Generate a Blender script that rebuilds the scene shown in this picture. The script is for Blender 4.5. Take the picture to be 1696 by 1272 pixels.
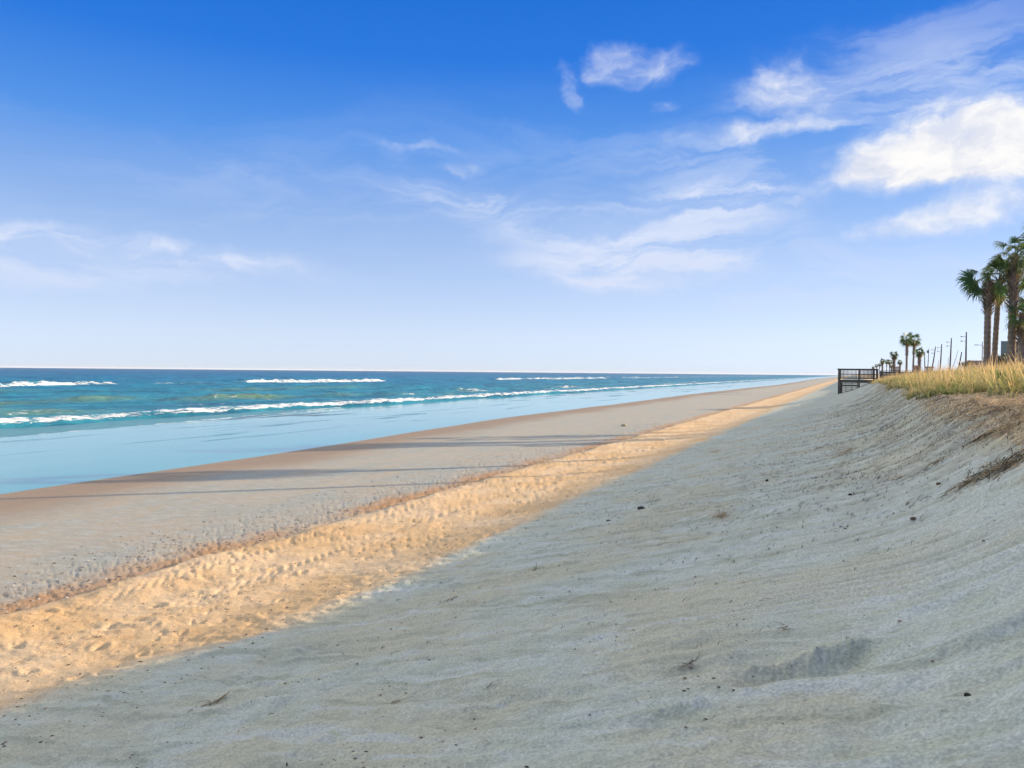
import bpy, math, random
import numpy as np
from mathutils import Vector, Matrix
R = math.radians
random.seed(7); rng = np.random.default_rng(7)
for o in list(bpy.data.objects): bpy.data.objects.remove(o)
S = bpy.context.scene
C = S.collection

# ------------------------------------------------------------------ camera
# world: +Y runs along the shore, +X inland, camera at the origin, eye 3.5 m above the water
F = 1300.0; CX, CY = 848.0, 636.0
A = R(23.4)                                   # view axis lies this far seaward of the shore line
PITCH = -math.atan(20.0 / F); ROLL = R(0.53)
fw = Vector((-math.sin(A) * math.cos(PITCH), math.cos(A) * math.cos(PITCH), math.sin(PITCH)))
rt = Vector((math.cos(A), math.sin(A), 0)); up = rt.cross(fw)
rt2 = rt * math.cos(ROLL) + up * math.sin(ROLL); up2 = rt2.cross(fw)
cam_d = bpy.data.cameras.new('camera'); cam = bpy.data.objects.new('camera', cam_d); C.objects.link(cam)
cam.matrix_world = Matrix((rt2, up2, -fw)).transposed().to_4x4()
cam_d.sensor_width = 36; cam_d.lens = 36 * F / 1696; cam_d.clip_start = 0.1; cam_d.clip_end = 60000
S.camera = cam
def ray(px, py): return (fw + rt2 * ((px - CX) / F) - up2 * ((py - CY) / F)).normalized()

# ------------------------------------------------------------------ sun, exposure
SUN_AZ = R(52); SUN_EL = R(14.5)            # azimuth measured from +Y towards +X
sd = Vector((math.sin(SUN_AZ) * math.cos(SUN_EL), math.cos(SUN_AZ) * math.cos(SUN_EL), math.sin(SUN_EL)))
ld = bpy.data.lights.new('sun', 'SUN'); ld.energy = 5.0; ld.angle = R(0.4); ld.color = (1.0, 0.77, 0.50)
sun = bpy.data.objects.new('sun', ld); C.objects.link(sun)
sun.rotation_euler = (-sd).to_track_quat('-Z', 'Y').to_euler(); sun.location = (30, 30, 30)
S.view_settings.view_transform = 'Standard'; S.view_settings.look = 'None'
S.view_settings.exposure = 0.77; S.view_settings.gamma = 1.0
S.render.engine = 'CYCLES'

# ------------------------------------------------------------------ node helpers
class NT:
    def __init__(s, tree): s.t = tree
    def n(s, typ, props=None, **inp):
        nd = s.t.nodes.new(typ)
        for k, v in (props or {}).items(): setattr(nd, k, v)
        for k, v in inp.items():
            key = int(k[1:]) if k[0] == 'i' and k[1:].isdigit() else k.replace('_', ' ')
            s.set(nd.inputs[key], v)
        return nd
    def set(s, sock, v):
        if isinstance(v, bpy.types.NodeSocket): s.t.links.new(v, sock)
        elif isinstance(v, bpy.types.Node): s.t.links.new(v.outputs[0], sock)
        else: sock.default_value = v
    def m(s, op, a, b=0.0, c=0.0, clamp=False):
        nd = s.t.nodes.new('ShaderNodeMath'); nd.operation = op; nd.use_clamp = clamp
        for i, v in enumerate((a, b, c)): s.set(nd.inputs[i], v)
        return nd.outputs[0]
    def vm(s, op, a, b=(0, 0, 0)):
        nd = s.t.nodes.new('ShaderNodeVectorMath'); nd.operation = op
        s.set(nd.inputs[0], a); s.set(nd.inputs[1], b)
        return nd.outputs['Value'] if op in ('LENGTH', 'DOT_PRODUCT', 'DISTANCE') else nd.outputs[0]
    def mr(s, v, a, b, c=0.0, d=1.0, smooth=True):
        nd = s.t.nodes.new('ShaderNodeMapRange')
        if smooth: nd.interpolation_type = 'SMOOTHSTEP'
        for i, x in enumerate((v, a, b, c, d)): s.set(nd.inputs[i], x)
        return nd.outputs[0]
    def mix(s, f, a, b, mode='MIX'):
        nd = s.t.nodes.new('ShaderNodeMix'); nd.data_type = 'RGBA'; nd.blend_type = mode
        s.set(nd.inputs[0], f)
        for i, v in ((6, a), (7, b)):
            if isinstance(v, tuple) and len(v) == 3: v = (*v, 1)
            s.set(nd.inputs[i], v)
        return nd.outputs[2]
    def noise(s, vec, scale, detail=4, rough=.55, dist=0.0, **kw):
        nd = s.n('ShaderNodeTexNoise', kw or None, Vector=vec, Scale=scale, Detail=detail, Roughness=rough, Distortion=dist)
        return nd
    def ramp(s, f, stops, interp='LINEAR'):
        nd = s.t.nodes.new('ShaderNodeValToRGB'); s.set(nd.inputs[0], f)
        cr = nd.color_ramp; cr.interpolation = interp
        while len(cr.elements) < len(stops): cr.elements.new(0.5)
        for e, (p, c) in zip(cr.elements, stops):
            e.position = p; e.color = (*c, 1) if len(c) == 3 else c
        return nd.outputs[0]

# ------------------------------------------------------------------ world: Nishita sky with clouds by direction
W = bpy.data.worlds.new('World'); S.world = W; W.use_nodes = True
W.node_tree.nodes.clear(); g = NT(W.node_tree)
sky = g.n('ShaderNodeTexSky', dict(sky_type='NISHITA', sun_disc=False, sun_elevation=SUN_EL, sun_rotation=SUN_AZ,
          altitude=0, air_density=1.0, dust_density=0.2, ozone_density=3.0))
dirv = g.n('ShaderNodeTexCoord').outputs['Generated']
sx = g.n('ShaderNodeSeparateXYZ', None, Vector=dirv)
el = g.m('ARCSINE', sx.outputs[2]); az = g.m('ARCTAN2', sx.outputs[0], sx.outputs[1])
elc = g.m('MAXIMUM', el, 0.0)
# grade the clear sky so that low sky is pale and high sky deep azure (strength 0.1 below)
grad = g.ramp(g.m('DIVIDE', elc, 1.5), [(0.0, (.66, .77, .93)), (0.03, (.62, .74, .95)), (0.07, (.49, .645, .955)), (0.125, (.32, .515, .93)),
              (0.185, (.10, .335, .90)), (0.25, (.018, .205, .82)), (0.31, (.006, .165, .74)), (0.5, (.03, .16, .5)), (1.0, (.04, .15, .45))])
lum = g.vm('DOT_PRODUCT', sky.outputs[0], (.2126, .7152, .0722))
# Nishita keeps its own brightening towards the sun (outside the frame)
gain = g.m('MINIMUM', g.m('MAXIMUM', g.mr(lum, 2.0, 10.0, 9.0, 15.0, False), 9.4), 18.0)
skyc = g.vm('SCALE', grad); W.node_tree.nodes[-1].inputs['Scale'].default_value = 1.0
g.set(W.node_tree.nodes[-1].inputs['Scale'], gain)
nishi = g.mix(0.12, skyc, sky.outputs[0])
# cloud coordinates (radians of azimuth and elevation, softly warped)
P0 = g.n('ShaderNodeCombineXYZ', None, X=az, Y=el).outputs[0]
warp = g.noise(dirv, 7.0, 5, .6).outputs['Color']
P1 = g.vm('ADD', P0, g.vm('MULTIPLY', g.vm('SUBTRACT', warp, (.5, .5, .5)), (.13, .07, 0)))
wisp_vec = g.vm('MULTIPLY', P1, (4.2, 22.0, 1.0))
wisp = g.noise(wisp_vec, 1.0, 7, .62, .6).outputs['Fac']
fine = g.noise(g.vm('MULTIPLY', P1, (14.0, 24.0, 1.0)), 1.0, 6, .6).outputs['Fac']
def azel(px, py):
    d = ray(px, py); return math.atan2(d.x, d.y), math.asin(d.z)
def blob(px, py, hw, hh, rot, k, inner=0.2):
    a, e = azel(px, py); a1, e1 = azel(px + hw, py); a2, e2 = azel(px, py - hh)
    mp = g.n('ShaderNodeMapping', dict(vector_type='TEXTURE'), Vector=P1, Location=(a, e, 0), Rotation=(0, 0, R(rot)), Scale=(abs(a1 - a), abs(e2 - e), 1))
    return g.mr(g.vm('LENGTH', mp.outputs[0]), inner, 1.5, k, 0.0)
def add(*v):
    r = v[0]
    for x in v[1:]: r = g.m('ADD', r, x)
    return r
puffy = add(blob(1600, 238, 210, 66, 0, 1.2, .35), blob(1470, 285, 120, 42, -8, .8), blob(1660, 285, 160, 44, 0, .9),
            blob(1590, 360, 210, 26, 3, .85), blob(1380, 310, 60, 16, 15, .35),
            blob(1050, 102, 88, 40, -8, .66), blob(948, 140, 20, 60, 30, .40), blob(1080, 178, 50, 14, -8, .35),
            blob(1290, 155, 105, 72, 15, .58), blob(1262, 226, 110, 18, 5, .46), blob(1105, 236, 40, 12, 0, .35),
            blob(772, 270, 32, 15, 10, .55), blob(690, 241, 70, 9, 2, .4), blob(1310, 345, 28, 14, 0, .35))
veil = add(blob(1120, 370, 230, 62, 8, .62), blob(1165, 330, 130, 22, 4, .45), blob(930, 380, 130, 26, -4, .5),
           blob(985, 445, 150, 30, -8, .6), blob(1150, 430, 160, 20, -3, .35), blob(790, 330, 170, 26, -4, .42),
           blob(230, 415, 290, 26, -3, .85), blob(90, 440, 260, 50, -3, .5), blob(1560, 130, 330, 90, 0, .42),
           blob(1350, 250, 380, 50, 0, .28), blob(620, 330, 600, 130, 8, .12), blob(120, 225, 300, 40, -6, .10), blob(1300, 450, 500, 60, 0, .3),
           blob(1500, 40, 300, 30, 3, .12))
pc = g.mr(g.m('ADD', puffy, g.m('MULTIPLY', g.m('SUBTRACT', fine, .5), 1.7)), .02, 1.35)
pc = g.m('MULTIPLY', pc, g.mr(puffy, .02, .3))
vc = g.m('MULTIPLY', veil, g.mr(wisp, .40, .64, .22, 1.5))
cov_in = g.m('MINIMUM', g.m('ADD', pc, vc), 1.0)
# unseen broken cloud above and beside the frame, added to light the shaded sand
fill_high = g.m('MULTIPLY', g.mr(el, R(31), R(50)), .22)
side = g.m('MULTIPLY', g.mr(az, R(62), R(90)), .35)
big = g.noise(dirv, 2.6, 6, .6, .4).outputs['Fac']
cov_fill = g.m('MULTIPLY', g.m('MAXIMUM', fill_high, g.m('MULTIPLY', side, g.mr(el, R(3), R(20)))), g.mr(big, .36, .62))
# unseen bright cloud added as fill light, above the frame and over the sea
fill_bank = g.m('MULTIPLY', g.m('MULTIPLY', g.mr(az, R(-125), R(-95)), g.mr(az, R(35), R(15))), g.m('MULTIPLY', g.mr(el, R(30), R(38)), g.mr(el, R(70), R(58))))
left = g.m('MULTIPLY', g.m('MULTIPLY', g.mr(az, R(-62), R(-74)), g.mr(az, R(-130), R(-112))), g.m('MULTIPLY', g.mr(el, R(8), R(20)), g.mr(el, R(50), R(38))))
fill_bank = g.m('MAXIMUM', fill_bank, g.m('MULTIPLY', left, .7))
fill_bank = g.m('MULTIPLY', fill_bank, g.mr(big, .30, .56))
ccol_in = g.mix(g.m('MULTIPLY', pc, 1.0), (6.6, 7.4, 9.3), g.mix(g.mr(fine, .35, .62), (7.0, 7.35, 8.5), (9.6, 9.5, 9.4)))
col = g.mix(cov_in, nishi, ccol_in)
col = g.mix(cov_fill, col, (12.0, 11.2, 9.2))
col = g.mix(fill_bank, col, (23.5, 22.0, 15.5))
bg = g.n('ShaderNodeBackground', None, Color=col, Strength=0.061)
wo = g.n('ShaderNodeOutputWorld', None, Surface=bg)

# ------------------------------------------------------------------ numpy noise and the ground shape
def _h(ix, iy, seed):
    h = (ix.astype(np.int64) * 374761393 + iy.astype(np.int64) * 668265263 + seed * 1442695041) & 0xFFFFFFFF
    h = ((h ^ (h >> 13)) * 1274126177) & 0xFFFFFFFF
    return (h ^ (h >> 16)) & 0xFFFFFFFF
def pn(x, y, seed=0):
    x, y = np.broadcast_arrays(np.asarray(x, float), np.asarray(y, float))
    ix = np.floor(x); iy = np.floor(y); fx = x - ix; fy = y - iy
    u = fx * fx * fx * (fx * (fx * 6 - 15) + 10); v = fy * fy * fy * (fy * (fy * 6 - 15) + 10)
    def gr(dx, dy):
        a = _h(ix + dx, iy + dy, seed) * (2 * math.pi / 4294967296.0)
        return np.cos(a) * (fx - dx) + np.sin(a) * (fy - dy)
    a = gr(0, 0); b = gr(1, 0); c = gr(0, 1); d = gr(1, 1)
    return 1.4 * ((a + (b - a) * u) * (1 - v) + (c + (d - c) * u) * v)
def fbm(x, y, seed=0, o=4, g_=.5):
    s = 0; a = 1.0
    for i in range(o):
        s = s + a * pn(x, y, seed + i); x = x * 2.03 + 11.3; y = y * 2.03 + 5.7; a *= g_
    return s
def ss(x, a, b):
    t = np.clip((x - a) / (b - a), 0, 1); return t * t * (3 - 2 * t)
def pits(x, y, cell, rad, dens, seed, asp=1.6):
    """dents with a low rim, at most one per cell"""
    ix = np.floor(x / cell); iy = np.floor(y / cell)
    h1 = _h(ix, iy, seed) / 4294967296.0; h2 = _h(ix, iy, seed + 3) / 4294967296.0; h3 = _h(ix, iy, seed + 5) / 4294967296.0
    cx = (ix + .3 + .4 * h1) * cell; cy = (iy + .3 + .4 * h2) * cell
    an = h3 * 3.1416; dx = x - cx; dy = y - cy
    u = (dx * np.cos(an) + dy * np.sin(an)) / asp; v = -dx * np.sin(an) + dy * np.cos(an)
    r = rad * (.55 + .7 * h2); d2 = (u * u + v * v) / (r * r)
    return np.where(h1 * 7.13 % 1 < dens, -np.exp(-d2 * 1.6) + .45 * np.exp(-((np.sqrt(d2) - 1.25) ** 2) * 7), 0)
def ripple(x, y):
    wy = y + .20 * fbm(x / 1.6, y / 1.6, 41, 2) + .02 * fbm(x / .3, y / .3, 42, 2) + .10 * x
    rip = (.5 + .5 * np.sin(wy * 2 * math.pi / .175 + .9 * pn(x / .6, y / .6, 44))) ** 1.3
    return rip * (.30 + .70 * ss(pn(x / 2.2, y / 1.9, 43), -.5, .2)) * (1 - ss(x, 1.2, 1.6)) * (1 - ss(y, 8, 17)) * ss(x, -1.9, -.2) * (.30 + .70 * ss(y, 4.2, 5.4))
PX = [-9000, -700, -150, -60, -47, -35, -23.0, -20, -14, -10.6, -9.6, -7.2, -5, -3, -1.2, 0, .6, 1.2, 1.75, 2.3, 4, 5.6, 7.1, 10, 14, 30, 9000]
PZ = [-16, -12, -6.0, -3.85, -3.63, -3.57, -3.5, -3.47, -3.42, -3.36, -3.28, -3.14, -2.74, -2.28, -1.84, -1.5, -1.24, -.86, -.45, -.37, -.24, -.08, .12, .45, .6, .7, .7]
def edge_x(y):      # the line where the wet film meets the sand
    return np.interp(y, [-40, 14, 25, 40, 56, 83, 136, 284, 600, 3000], [-21, -21.3, -21.6, -23, -24.3, -24.2, -25, -22.5, -26, -30]) + .25 * pn(y / 9, 0, 3) + .5 * pn(y / 60., 3, 4)
def ground(x, y, fine=True):
    x = np.asarray(x, float); y = np.asarray(y, float)
    k = ss(x, -7, 1) * (1 - ss(x, 5, 12))
    shift = (.22 * pn(y / 5., 1, 11) + .35 * pn(y / 17., 1, 12)) * k * ss(y, 4, 12) - .7 * (1 - ss(y, 2, 12)) * k * .0
    xx = x - shift
    z = np.interp(xx, PX, PZ)
    for dx in (.25, -.25): z = z + np.interp(xx + dx, PX, PZ)
    z = z / 3
    z = z + ss(y, 50, 78) * (1 - ss(y, 120, 160)) * ss(x, .5, 2.5) * (1 - ss(x, 9, 14)) * -.35
    e = edge_x(y); z = z + (e + 22.2) * -.004
    z = z + .55 * ss(x - .225 * y, .05, .7) * (1 - ss(y, 13.5, 16)) * ss(y, 4, 7) * (1 - ss(x, 6, 9)) * ss(x, 1.5, 2.2)  # unseen mound right of the frame, added to lengthen the cast shadow
    slope = ss(x, -7.4, -6.0)
    dune = ss(x, 1.3, 2.2) * (1 - ss(x, 14, 30))
    z = z + dune * (.10 * fbm(x / 1.7, y / 2.1, 21, 3)) + ss(x, -5, 0) * (1 - dune) * .05 * fbm(x / 2.3, y / 3.1, 25, 2)
    near = 1 - ss(np.hypot(x, y), 60, 140)
    dry = ss(x, -10.5, -10.1)
    # little scarp where the firm sand meets the soft sand, worn through in places
    sc = -10.35 + .35 * pn(y / 3.1, 0, 31) + .12 * pn(y / .7, 0, 32)
    z = z + .085 * ss(x - sc, -.05, .10) * (1 - ss(x - sc, .3, 1.6)) * (.35 + .65 * ss(pn(y / 2.7, 5, 33), -.25, .25))
    if not fine: return z
    # wind ripples: crests run down the slope
    z = z + .030 * ripple(x, y) * slope
    clean = 1 - .85 * ss(y, 4.4, 5.2) * (1 - ss(y, 7.5, 10)) * ss(x, -1.3, -.2)
    wy2 = y + .5 * fbm(x / 2.6, y / 2.0, 47, 3) + .22 * x
    big = np.abs(pn(x / 2.9, wy2 / .62, 48)); big2 = np.abs(pn(x / 1.5 + 7, wy2 / .31, 49))
    z = z - ss(x, -6.3, -4.6) * (1 - dune) * near * (.068 * big * (.4 + .6 * clean) + .038 * big2 * clean)
    z = z + clean * slope * near * (1 - dune) * .018 * fbm(x / .23, y / .16, 51, 3)
    # soft sunlit sand: ripples, prints and tyre tracks
    wr = y + .15 * fbm(x / .8, y / .8, 53, 2) - .25 * x
    soft = dry * (1 - ss(x, -7.2, -5.8)) * near
    r2 = (.5 + .5 * np.sin(wr * 2 * math.pi / .24 + 1.2 * pn(x / .4, y / .4, 54))) ** 1.5
    z = z + soft * .016 * r2 * ss(pn(x / 1.1, y / 3.7, 55), -.15, .3)
    z = z + soft * .020 * fbm(x / .55, y / .35, 56, 4)
    z = z + soft * (.030 * pits(x, y, .74, .085, .42, 60) - .022 * ss(fbm(x / .16, y / .22, 62, 3), .30, .62) * ss(fbm(x / 1.3, y / 2.2, 68, 2), -.3, .4))
    trk = np.exp(-((x + 8.35 + .12 * pn(y / 9, 0, 66)) / .12) ** 2) + np.exp(-((x + 9.6 + .12 * pn(y / 9, 0, 66)) / .12) ** 2)
    z = z - soft * .022 * trk * (.6 + .4 * np.sin(y * 2 * math.pi / .09))
    # prints and shell hash on the firm sand below the scarp
    firm = ss(x, -14.5, -10.9) * (1 - dry) * near
    z = z + firm * (.010 * pits(x, y, .52, .06, .35, 70) - .016 * ss(fbm(x / .26, y / .10, 72, 3) + .35 * ss(x, -12.8, -10.8), .50, .75) + .007 * ss(fbm(x / .22, y / .10, 76, 2), .4, .7))
    z = z + (1 - dry) * near * .004 * fbm(x / 1.6, y / .6, 79, 3) * ss(x, -21, -19)
    # old prints on the shaded slope
    z = z + slope * (1 - dune) * near * .030 * pits(x, y, 1.35, .13, .55, 80, 1.9)
    # two slumped prints in the foreground with a crumbled upper lip
    for (qx, qy, a, b, dep) in PRINTS:
        ca, sa = math.cos(a), math.sin(a); u = (x - qx) * ca + (y - qy) * sa; v = -(x - qx) * sa + (y - qy) * ca
        w = .03 * pn(u / .3, 0 * u + qx, 90) + .006 * fbm(u / .03, v / .03, 91, 2)
        v = v + w
        fl = np.exp(-(np.abs(u) / b) ** 3)
        z = z + fl * dep * 1.3 * (-np.exp(-(np.abs(v + .06) / .12) ** 2.5) + (.5 + .35 * fbm(u / .07, v / .07, 92, 2)) * np.exp(-((v - .10) / .04) ** 2))
    z = z + dune * near * (.035 * fbm(x / .33, y / .33, 95, 4))
    return z
PRINTS = []
def hit(px, py, dz=0.0, far=400.):
    d = ray(px, py); t = np.concatenate([np.linspace(1, 30, 1500), np.linspace(30, far, 3000)])
    hz = ground(d.x * t, d.y * t, False); i = np.argmax(d.z * t < hz)
    return Vector((d.x * t[i], d.y * t[i], float(ground(d.x * t[i], d.y * t[i])) + dz))
for (px, py, an, ln, dep) in [(1275, 1102, 8, .17, .06), (1385, 1085, 12, .24, .065), (470, 1160, 30, .12, .03), (800, 1165, 20, .22, .028), (1120, 1175, 10, .2, .03), (1650, 1045, 14, .3, .03), (430, 1130, 20, .16, .02)]:
    q = hit(px, py); PRINTS.append((q.x, q.y, R(an), ln, dep))
def gz(x, y): return float(ground(np.array([x]), np.array([y]))[0])
def depth_at(px, X):      # distance along the view at which a column of the picture crosses the line x = X
    t = (px - CX) / F; d = X / (math.cos(A) * t - math.sin(A))
    return X, d * (math.cos(A) + math.sin(A) * t), d

# ------------------------------------------------------------------ object helpers
def tag(o, label=None, cat=None, group=None, kind=None):
    if label: o['label'] = label
    if cat: o['category'] = cat
    if group: o['group'] = group
    if kind: o['kind'] = kind
    return o
def npmesh(name, co, faces, mat, parent=None, attrs=None, smooth=True, col=None):
    co = np.asarray(co, np.float32); faces = np.asarray(faces, np.int32); k = faces.shape[1]
    me = bpy.data.meshes.new(name); me.vertices.add(len(co)); me.vertices.foreach_set('co', co.ravel())
    me.loops.add(faces.size); me.loops.foreach_set('vertex_index', faces.ravel())
    me.polygons.add(len(faces)); me.polygons.foreach_set('loop_start', np.arange(0, faces.size, k, dtype=np.int32))
    me.polygons.foreach_set('loop_total', np.full(len(faces), k, np.int32))
    me.polygons.foreach_set('use_smooth', np.full(len(faces), smooth, bool))
    me.update(calc_edges=True)
    for nm, v in (attrs or {}).items():
        at = me.attributes.new(nm, 'FLOAT', 'POINT'); at.data.foreach_set('value', np.asarray(v, np.float32).ravel())
    if col is not None:
        at = me.attributes.new('col', 'FLOAT_COLOR', 'POINT')
        c4 = np.ones((len(co), 4), np.float32); c4[:, :3] = col; at.data.foreach_set('color', c4.ravel())
    me.materials.append(mat)
    o = bpy.data.objects.new(name, me); C.objects.link(o)
    if parent: o.parent = parent
    return o
class MB:
    def __init__(s): s.v = []; s.f = []; s.c = []
    def add(s, vs, fs, col=(1, 1, 1)):
        b = len(s.v); s.v += [tuple(v) for v in vs]; s.f += [tuple(i + b for i in f) for f in fs]; s.c += [col] * len(vs)
    def box(s, c, size, rz=0.0, col=(1, 1, 1), bev=0.0):
        hx, hy, hz = (q / 2 for q in size); ca, sa = math.cos(rz), math.sin(rz)
        b = min(bev, hx * .9, hy * .9); rings = []
        for z in (-hz, hz):
            if b > 0: pts = [(-hx + b, -hy), (hx - b, -hy), (hx, -hy + b), (hx, hy - b), (hx - b, hy), (-hx + b, hy), (-hx, hy - b), (-hx, -hy + b)]
            else: pts = [(-hx, -hy), (hx, -hy), (hx, hy), (-hx, hy)]
            rings += [(c[0] + x * ca - y * sa, c[1] + x * sa + y * ca, c[2] + z) for x, y in pts]
        n = len(rings) // 2
        s.add(rings, [tuple(range(n - 1, -1, -1)), tuple(range(n, 2 * n))] + [(i, (i + 1) % n, n + (i + 1) % n, n + i) for i in range(n)], col)
    def tube(s, pts, rad, n=8, col=(1, 1, 1)):
        pts = [Vector(p) for p in pts]; vs = []
        rad = rad if isinstance(rad, (list, tuple)) else [rad] * len(pts)
        for i, p in enumerate(pts):
            d = (pts[min(i + 1, len(pts) - 1)] - pts[max(i - 1, 0)]).normalized()
            a = d.orthogonal() if abs(d.z) < .9 else Vector((1, 0, 0)) - d * d.x
            a.normalize(); b = d.cross(a)
            vs += [p + (a * math.cos(2 * math.pi * j / n) + b * math.sin(2 * math.pi * j / n)) * rad[i] for j in range(n)]
        m = len(pts); fs = [(i * n + j, i * n + (j + 1) % n, (i + 1) * n + (j + 1) % n, (i + 1) * n + j) for i in range(m - 1) for j in range(n)]
        s.add(vs, fs + [tuple(range(n - 1, -1, -1)), tuple((m - 1) * n + j for j in range(n))], col)
    def strip(s, pts, wid, side, cols):
        vs = []; cc = []
        for p, w, c in zip(pts, wid, cols):
            vs += [p - side * w, p + side * w]; cc += [c, c]
        b = len(s.v); s.v += [tuple(v) for v in vs]; s.c += cc
        s.f += [(b + 2 * i, b + 2 * i + 1, b + 2 * i + 3, b + 2 * i + 2) for i in range(len(pts) - 1)]
    def build(s, name, mat, parent=None, smooth=False):
        me = bpy.data.meshes.new(name); me.from_pydata(s.v, [], s.f); me.update()
        at = me.attributes.new('col', 'FLOAT_COLOR', 'POINT')
        c4 = np.ones((len(s.v), 4), np.float32); c4[:, :3] = np.array(s.c); at.data.foreach_set('color', c4.ravel())
        if smooth: me.polygons.foreach_set('use_smooth', np.ones(len(me.polygons), bool))
        me.materials.append(mat); o = bpy.data.objects.new(name, me); C.objects.link(o)
        if parent: o.parent = parent
        return o
def empty(name, loc, rz=0):
    o = bpy.data.objects.new(name, None); C.objects.link(o); o.location = loc; o.rotation_euler = (0, 0, rz)
    o.empty_display_size = .3; return o
def copy_tree(o, parent=None):
    c = o.copy(); C.objects.link(c)
    if parent: c.parent = parent
    for ch in [q for q in bpy.data.objects if q.parent == o]: copy_tree(ch, c)
    return c

# ------------------------------------------------------------------ materials
def newmat(name):
    m = bpy.data.materials.new(name); m.use_nodes = True; m.node_tree.nodes.clear(); return m, NT(m.node_tree)
def fin(t, bsdf): t.n('ShaderNodeOutputMaterial', None, Surface=bsdf.outputs[0] if isinstance(bsdf, bpy.types.Node) else bsdf)
def simple(name, colr, rough=.8, nscale=8., var=.35, bump=.3, stretch=(1, 1, 1), metal=0.0, usecol=False):
    m, t = newmat(name); p = t.n('ShaderNodeTexCoord').outputs['Object']
    n = t.noise(t.vm('MULTIPLY', p, stretch), nscale, 5, .6)
    c = t.n('ShaderNodeAttribute', dict(attribute_name='col')).outputs['Color'] if usecol else (*colr, 1)
    c = t.mix(1.0, c, t.mix(n.outputs['Fac'], (1 - var,) * 3, (1 + var,) * 3), 'MULTIPLY')
    b = t.n('ShaderNodeBump', None, Strength=bump, Distance=.02, Height=n.outputs['Fac'])
    fin(t, t.n('ShaderNodeBsdfPrincipled', None, Base_Color=c, Roughness=rough, Metallic=metal, Normal=b.outputs[0])); return m
def leafy(name, trans=.35, rough=.6):
    m, t = newmat(name); c = t.n('ShaderNodeAttribute', dict(attribute_name='col')).outputs['Color']
    b = t.n('ShaderNodeBsdfPrincipled', None, Base_Color=c, Roughness=rough); tr = t.n('ShaderNodeBsdfTranslucent', None, Color=c)
    mx = t.n('ShaderNodeMixShader', None, i0=trans, i1=b.outputs[0], i2=tr.outputs[0]); fin(t, mx); return m
M = {}
M['wood'] = simple('weathered_wood', (.125, .11, .085), .85, 14, .5, .4, (1, 1, 4))
M['pole'] = simple('pole_wood', (.10, .085, .07), .9, 6, .4, .3)
M['metal'] = simple('grey_metal', (.25, .27, .28), .45, 5, .15, .1, metal=.6)
M['sign'] = simple('sign_back', (.16, .24, .24), .5, 3, .15, .05)
M['bark'] = simple('palm_bark', (.27, .225, .185), .95, 22, .55, .8, (1, 1, 2.5), usecol=True)
M['leaf'] = leafy('palm_leaf', .4, .45)
M['grass'] = leafy('grass_blade', .4, .7)
M['straw'] = leafy('straw', .15, .85)
M['stone'] = simple('stone', (.12, .11, .10), .8, 20, .5, .5, usecol=True)
M['wall'] = simple('house_wall', (.55, .52, .47), .8, 2, .1, .1)
M['redwall'] = simple('house_wall_red', (.30, .14, .11), .8, 2, .15, .1)
M['roof'] = simple('shingle', (.13, .09, .08), .9, 6, .3, .3)
M['glass'] = simple('window_glass', (.03, .04, .05), .1, 1, .1, 0)
M['asphalt'] = simple('asphalt', (.05, .05, .05), .9, 30, .3, .2)
# sand
m, t = newmat('sand'); M['sand'] = m
geo = t.n('ShaderNodeNewGeometry'); P = geo.outputs['Position']; sp = t.n('ShaderNodeSeparateXYZ', None, Vector=P)
attr = lambda n_: t.n('ShaderNodeAttribute', dict(attribute_name=n_)).outputs['Fac']
wet, dryA, slope_shade_a, lit_ = attr('wet'), attr('dry'), attr('slope'), attr('litter')
nb = t.noise(P, .55, 4, .55).outputs['Fac']; nm = t.noise(t.vm('MULTIPLY', P, (1, 2.2, 1)), 2.3, 5, .6).outputs['Fac']
ns = t.noise(t.vm('MULTIPLY', P, (1, .35, 1)), 1.1, 5, .6, .5).outputs['Fac']
grain = t.noise(P, 260, 2, .7).outputs['Fac']; grit = t.noise(P, 55, 3, .65).outputs['Fac']
firm = t.mix(t.mr(ns, .35, .65), (.335, .355, .33), (.42, .365, .29))
firm = t.mix(t.mr(nm, .4, .75), firm, (.42, .435, .425))
c = t.mix(t.mr(wet, 0, 1), firm, t.mix(ns, (.27, .195, .135), (.35, .25, .165)))
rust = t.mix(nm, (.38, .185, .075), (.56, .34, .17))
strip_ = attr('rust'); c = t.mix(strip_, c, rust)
dry_sun_c = t.mix(t.mr(nb, .38, .62), (.67, .45, .235), (.73, .54, .34)); dry_sun_c = t.mix(t.mr(nm, .55, .8), dry_sun_c, (.62, .36, .17))  # dry sand with the warm sunlight put into its orange
c = t.mix(dryA, c, dry_sun_c)
slope_shade_c = t.mix(t.mr(nm, .35, .68), (.50, .53, .435), (.58, .61, .57)); slope_shade_c = t.mix(t.mr(nb, .4, .65), slope_shade_c, (.55, .52, .39))  # greyer slope sand, the cool shade put into its colour
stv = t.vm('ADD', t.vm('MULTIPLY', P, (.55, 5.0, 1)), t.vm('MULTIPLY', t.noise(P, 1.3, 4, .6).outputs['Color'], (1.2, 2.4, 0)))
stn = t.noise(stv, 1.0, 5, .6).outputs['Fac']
slope_shade_c = t.mix(t.m('MULTIPLY', t.mr(stn, .50, .66), .7), slope_shade_c, (.37, .375, .285)); slope_shade_c = t.mix(t.m('MULTIPLY', t.mr(stn, .44, .34), .65), slope_shade_c, (.60, .625, .60))
slope_shade_c = t.mix(t.m('MULTIPLY', attr('rip'), .55), slope_shade_c, (.63, .64, .60))
c = t.mix(slope_shade_a, c, slope_shade_c)
c = t.mix(t.m('MULTIPLY', lit_, t.mr(grit, .42, .6)), c, (.20, .16, .115))
dk = t.mr(t.noise(P, 34, 2, .5).outputs['Fac'], .70, .76)
c = t.mix(t.m('MULTIPLY', dk, .55), c, (.13, .10, .08))
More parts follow.
